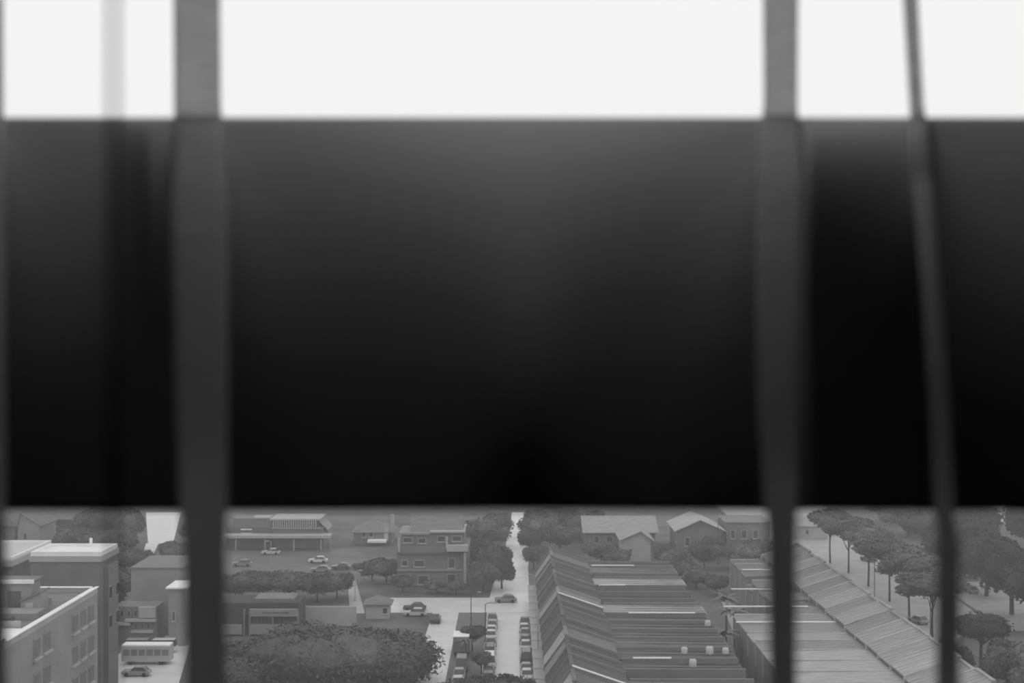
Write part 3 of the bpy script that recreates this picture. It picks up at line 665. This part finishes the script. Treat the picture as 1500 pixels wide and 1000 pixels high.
def prof_par(px):  # slat face warped so its shape gives the bright middle and dark ends
    xx = max(0, min(1500, px))
    L0 = .19 + .17*math.exp(-((xx-770)/340.)**2)
    p = 3.2 - 1.05*math.exp(-((xx-770)/340.)**2)
    q = smooth(150, 222, px)*(1-smooth(252, 262, px)); p += 5*q; L0 += .15*q  # hollows here and below shaped in to make dark patches by the tapes
    q = smooth(1168, 1184, px)*(1-smooth(1352, 1370, px)); p += 7.0*q; L0 += .24*q
    return p, L0
N = 48
def slat_column(px):
    p, L0 = prof_par(px); d = D0; out = []
    v = V0; z = d*v/F
    for i in range(N+1):
        s = i/N
        out.append((d, z))
        fr = L0*(1-s)**p
        st = max(.22, min(.998, 1-2*fr)); t = math.asin(st)
        k = 1/math.tan(t)                    # depth gained per unit of drop
        vn = V0 + (V1-V0)*(i+1)/N
        # next point lies on the ray vn: z' = d' vn/F, d' = d - k (z - z')
        d2 = (d - k*z)/(1 - k*vn/F); z = d2*vn/F; d = d2
    return out
xs = [-60, -20, 0] 
xs = list(range(-900, 0, 60)) + list(range(0, 1501, 6)) + list(range(1560, 2460, 60))
b = MB(); cols = [slat_column(max(0, min(1500, x))) for x in xs]
n = N+1+6
for x, c in zip(xs, cols):
    rim = [(.98, c[0][1]+.0 - .03), (.80, c[0][1]-.006), (D0+.012, c[0][1]-.0012)]
    ring = rim + c + [(c[-1][0]+.012, c[-1][1]+.0005), (c[-1][0]+.06, -.1166*(c[-1][0]+.06)), (.98, -.1125)]  # unseen deep underside, added to keep sky light off the lower tapes
    for d, z in ring: b.v.append(((x-750)/F*max(.5, min(d, D0+.02)), d, z))
for i in range(len(xs)-1):
    for k in range(n):
        k2 = (k+1) % n
        b.f.append((i*n+k, i*n+k2, (i+1)*n+k2, (i+1)*n+k))
b.f.append(tuple(range(n))[::-1]); b.f.append(tuple((len(xs)-1)*n+k for k in range(n)))
slat = b.build('blind_louvre', M['slat'], None, True); slat.location = (0,0,CH)
tag(slat, 'broad dark blurred slat crossing the whole view between sky and town', 'slat')

def ribbon(name, label, rows, cat, m='tape', thick=.0012, group=None):
    """rows: (py, px_left, px_right, distance) – a woven band hanging down, cupped across its width"""
    b = MB(); K = 6
    for py, a, c, d in rows:
        for back in (0, 1):
            for k in range(K+1):
                u = k/K; px = a + (c-a)*u; dd = d + .0012*(2*u-1)**2 + back*thick
                b.v.append(((px-750)/F*d, dd, CH + (500-py)/F*d))
    S = 2*(K+1)
    for i in range(len(rows)-1):
        o = i*S; q = o+S
        for k in range(K):
            b.f.append((o+k, o+k+1, q+k+1, q+k)); b.f.append((o+K+1+k, q+K+1+k, q+K+2+k, o+K+2+k))
        b.f.append((o, q, q+K+1, o+K+1)); b.f.append((o+K, o+2*K+1, q+2*K+1, q+K))
    b.f.append(tuple(range(K+1))[::-1] + tuple(range(K+1, S))); e = (len(rows)-1)*S
    b.f.append(tuple(e+k for k in range(K+1)) + tuple(e+k for k in reversed(range(K+1, S))))
    o = b.build(name, M[m], None, True); tag(o, label, cat, group); return o
centre = slat_column(750); under = [centre]
def slat_d(py):                               # distance of the slat's near face on that pixel row
    s = (500 - py - V0)/(V1-V0); s = max(0, min(1, s)); i = min(N-1, int(s*N)); return min(c[i][0] + (c[i+1][0]-c[i][0])*(s*N-i) for c in under)
def front(py): return slat_d(py) - .005
def tab(keys):                                # (py, left, right) -> add a distance that clears the slat
    out = []
    for py, a, c in keys:
        d = D0-.003 if py < 172 else (min(D0-.003, front(py)) if py < 748 else front(748))
        out.append((py, a, c, d))
    return out
def fill(keys):
    full = []
    for y in sorted(set(range(keys[0][0], keys[-1][0]+1, 20)) | set(range(130, 260, 5))):
        a, c = interp(keys, y); full.append((y, a, c))
    return tab(full)
ribbon('blind_tape', 'broadest woven blind tape, crossing the dark slat next to the thin pull cord', fill([(-400,253,321),(0,253,321),(150,254,322),(200,254,326),(300,248,331),(600,256,332),(740,262,331),(800,268,329),(1400,276,328)]), 'blind tape')
ribbon('blind_tape', 'woven blind tape with rippled surface, just past the middle of the slat', fill([(-400,1119,1170),(0,1119,1170),(150,1120,1169),(200,1113,1172),(300,1108,1176),(600,1112,1172),(740,1122,1170),(800,1127,1168),(1400,1132,1168)]), 'blind tape')
under = [centre, slat_column(1300), slat_column(1345)]
ribbon('narrow_tape', 'narrow slanting tape leaning across the slat beyond the rippled one', fill([(-400,1316,1338),(0,1325,1346),(150,1334,1354),(200,1336,1362),(300,1342,1370),(450,1356,1382),(600,1366,1392),(740,1372,1398),(800,1375,1408),(1400,1372,1408)]), 'blind tape')
under = [centre]
ribbon('edge_tape', 'blurred tape cut off by the picture edge', fill([(-400,-70,2),(0,-70,2),(200,-72,3),(740,-72,4),(800,-72,6),(1400,-72,10)]), 'blind tape')
o = MB().tube([((166-750)/F*.3, .30, CH+.14),((166-750)/F*.3, .30, CH-.16)], .0007, 8).build('pull_cord', M['metal'], None, True)
tag(o, 'thin faint pull cord hanging nearer than slat and tapes, beside the broad tape', 'cord')
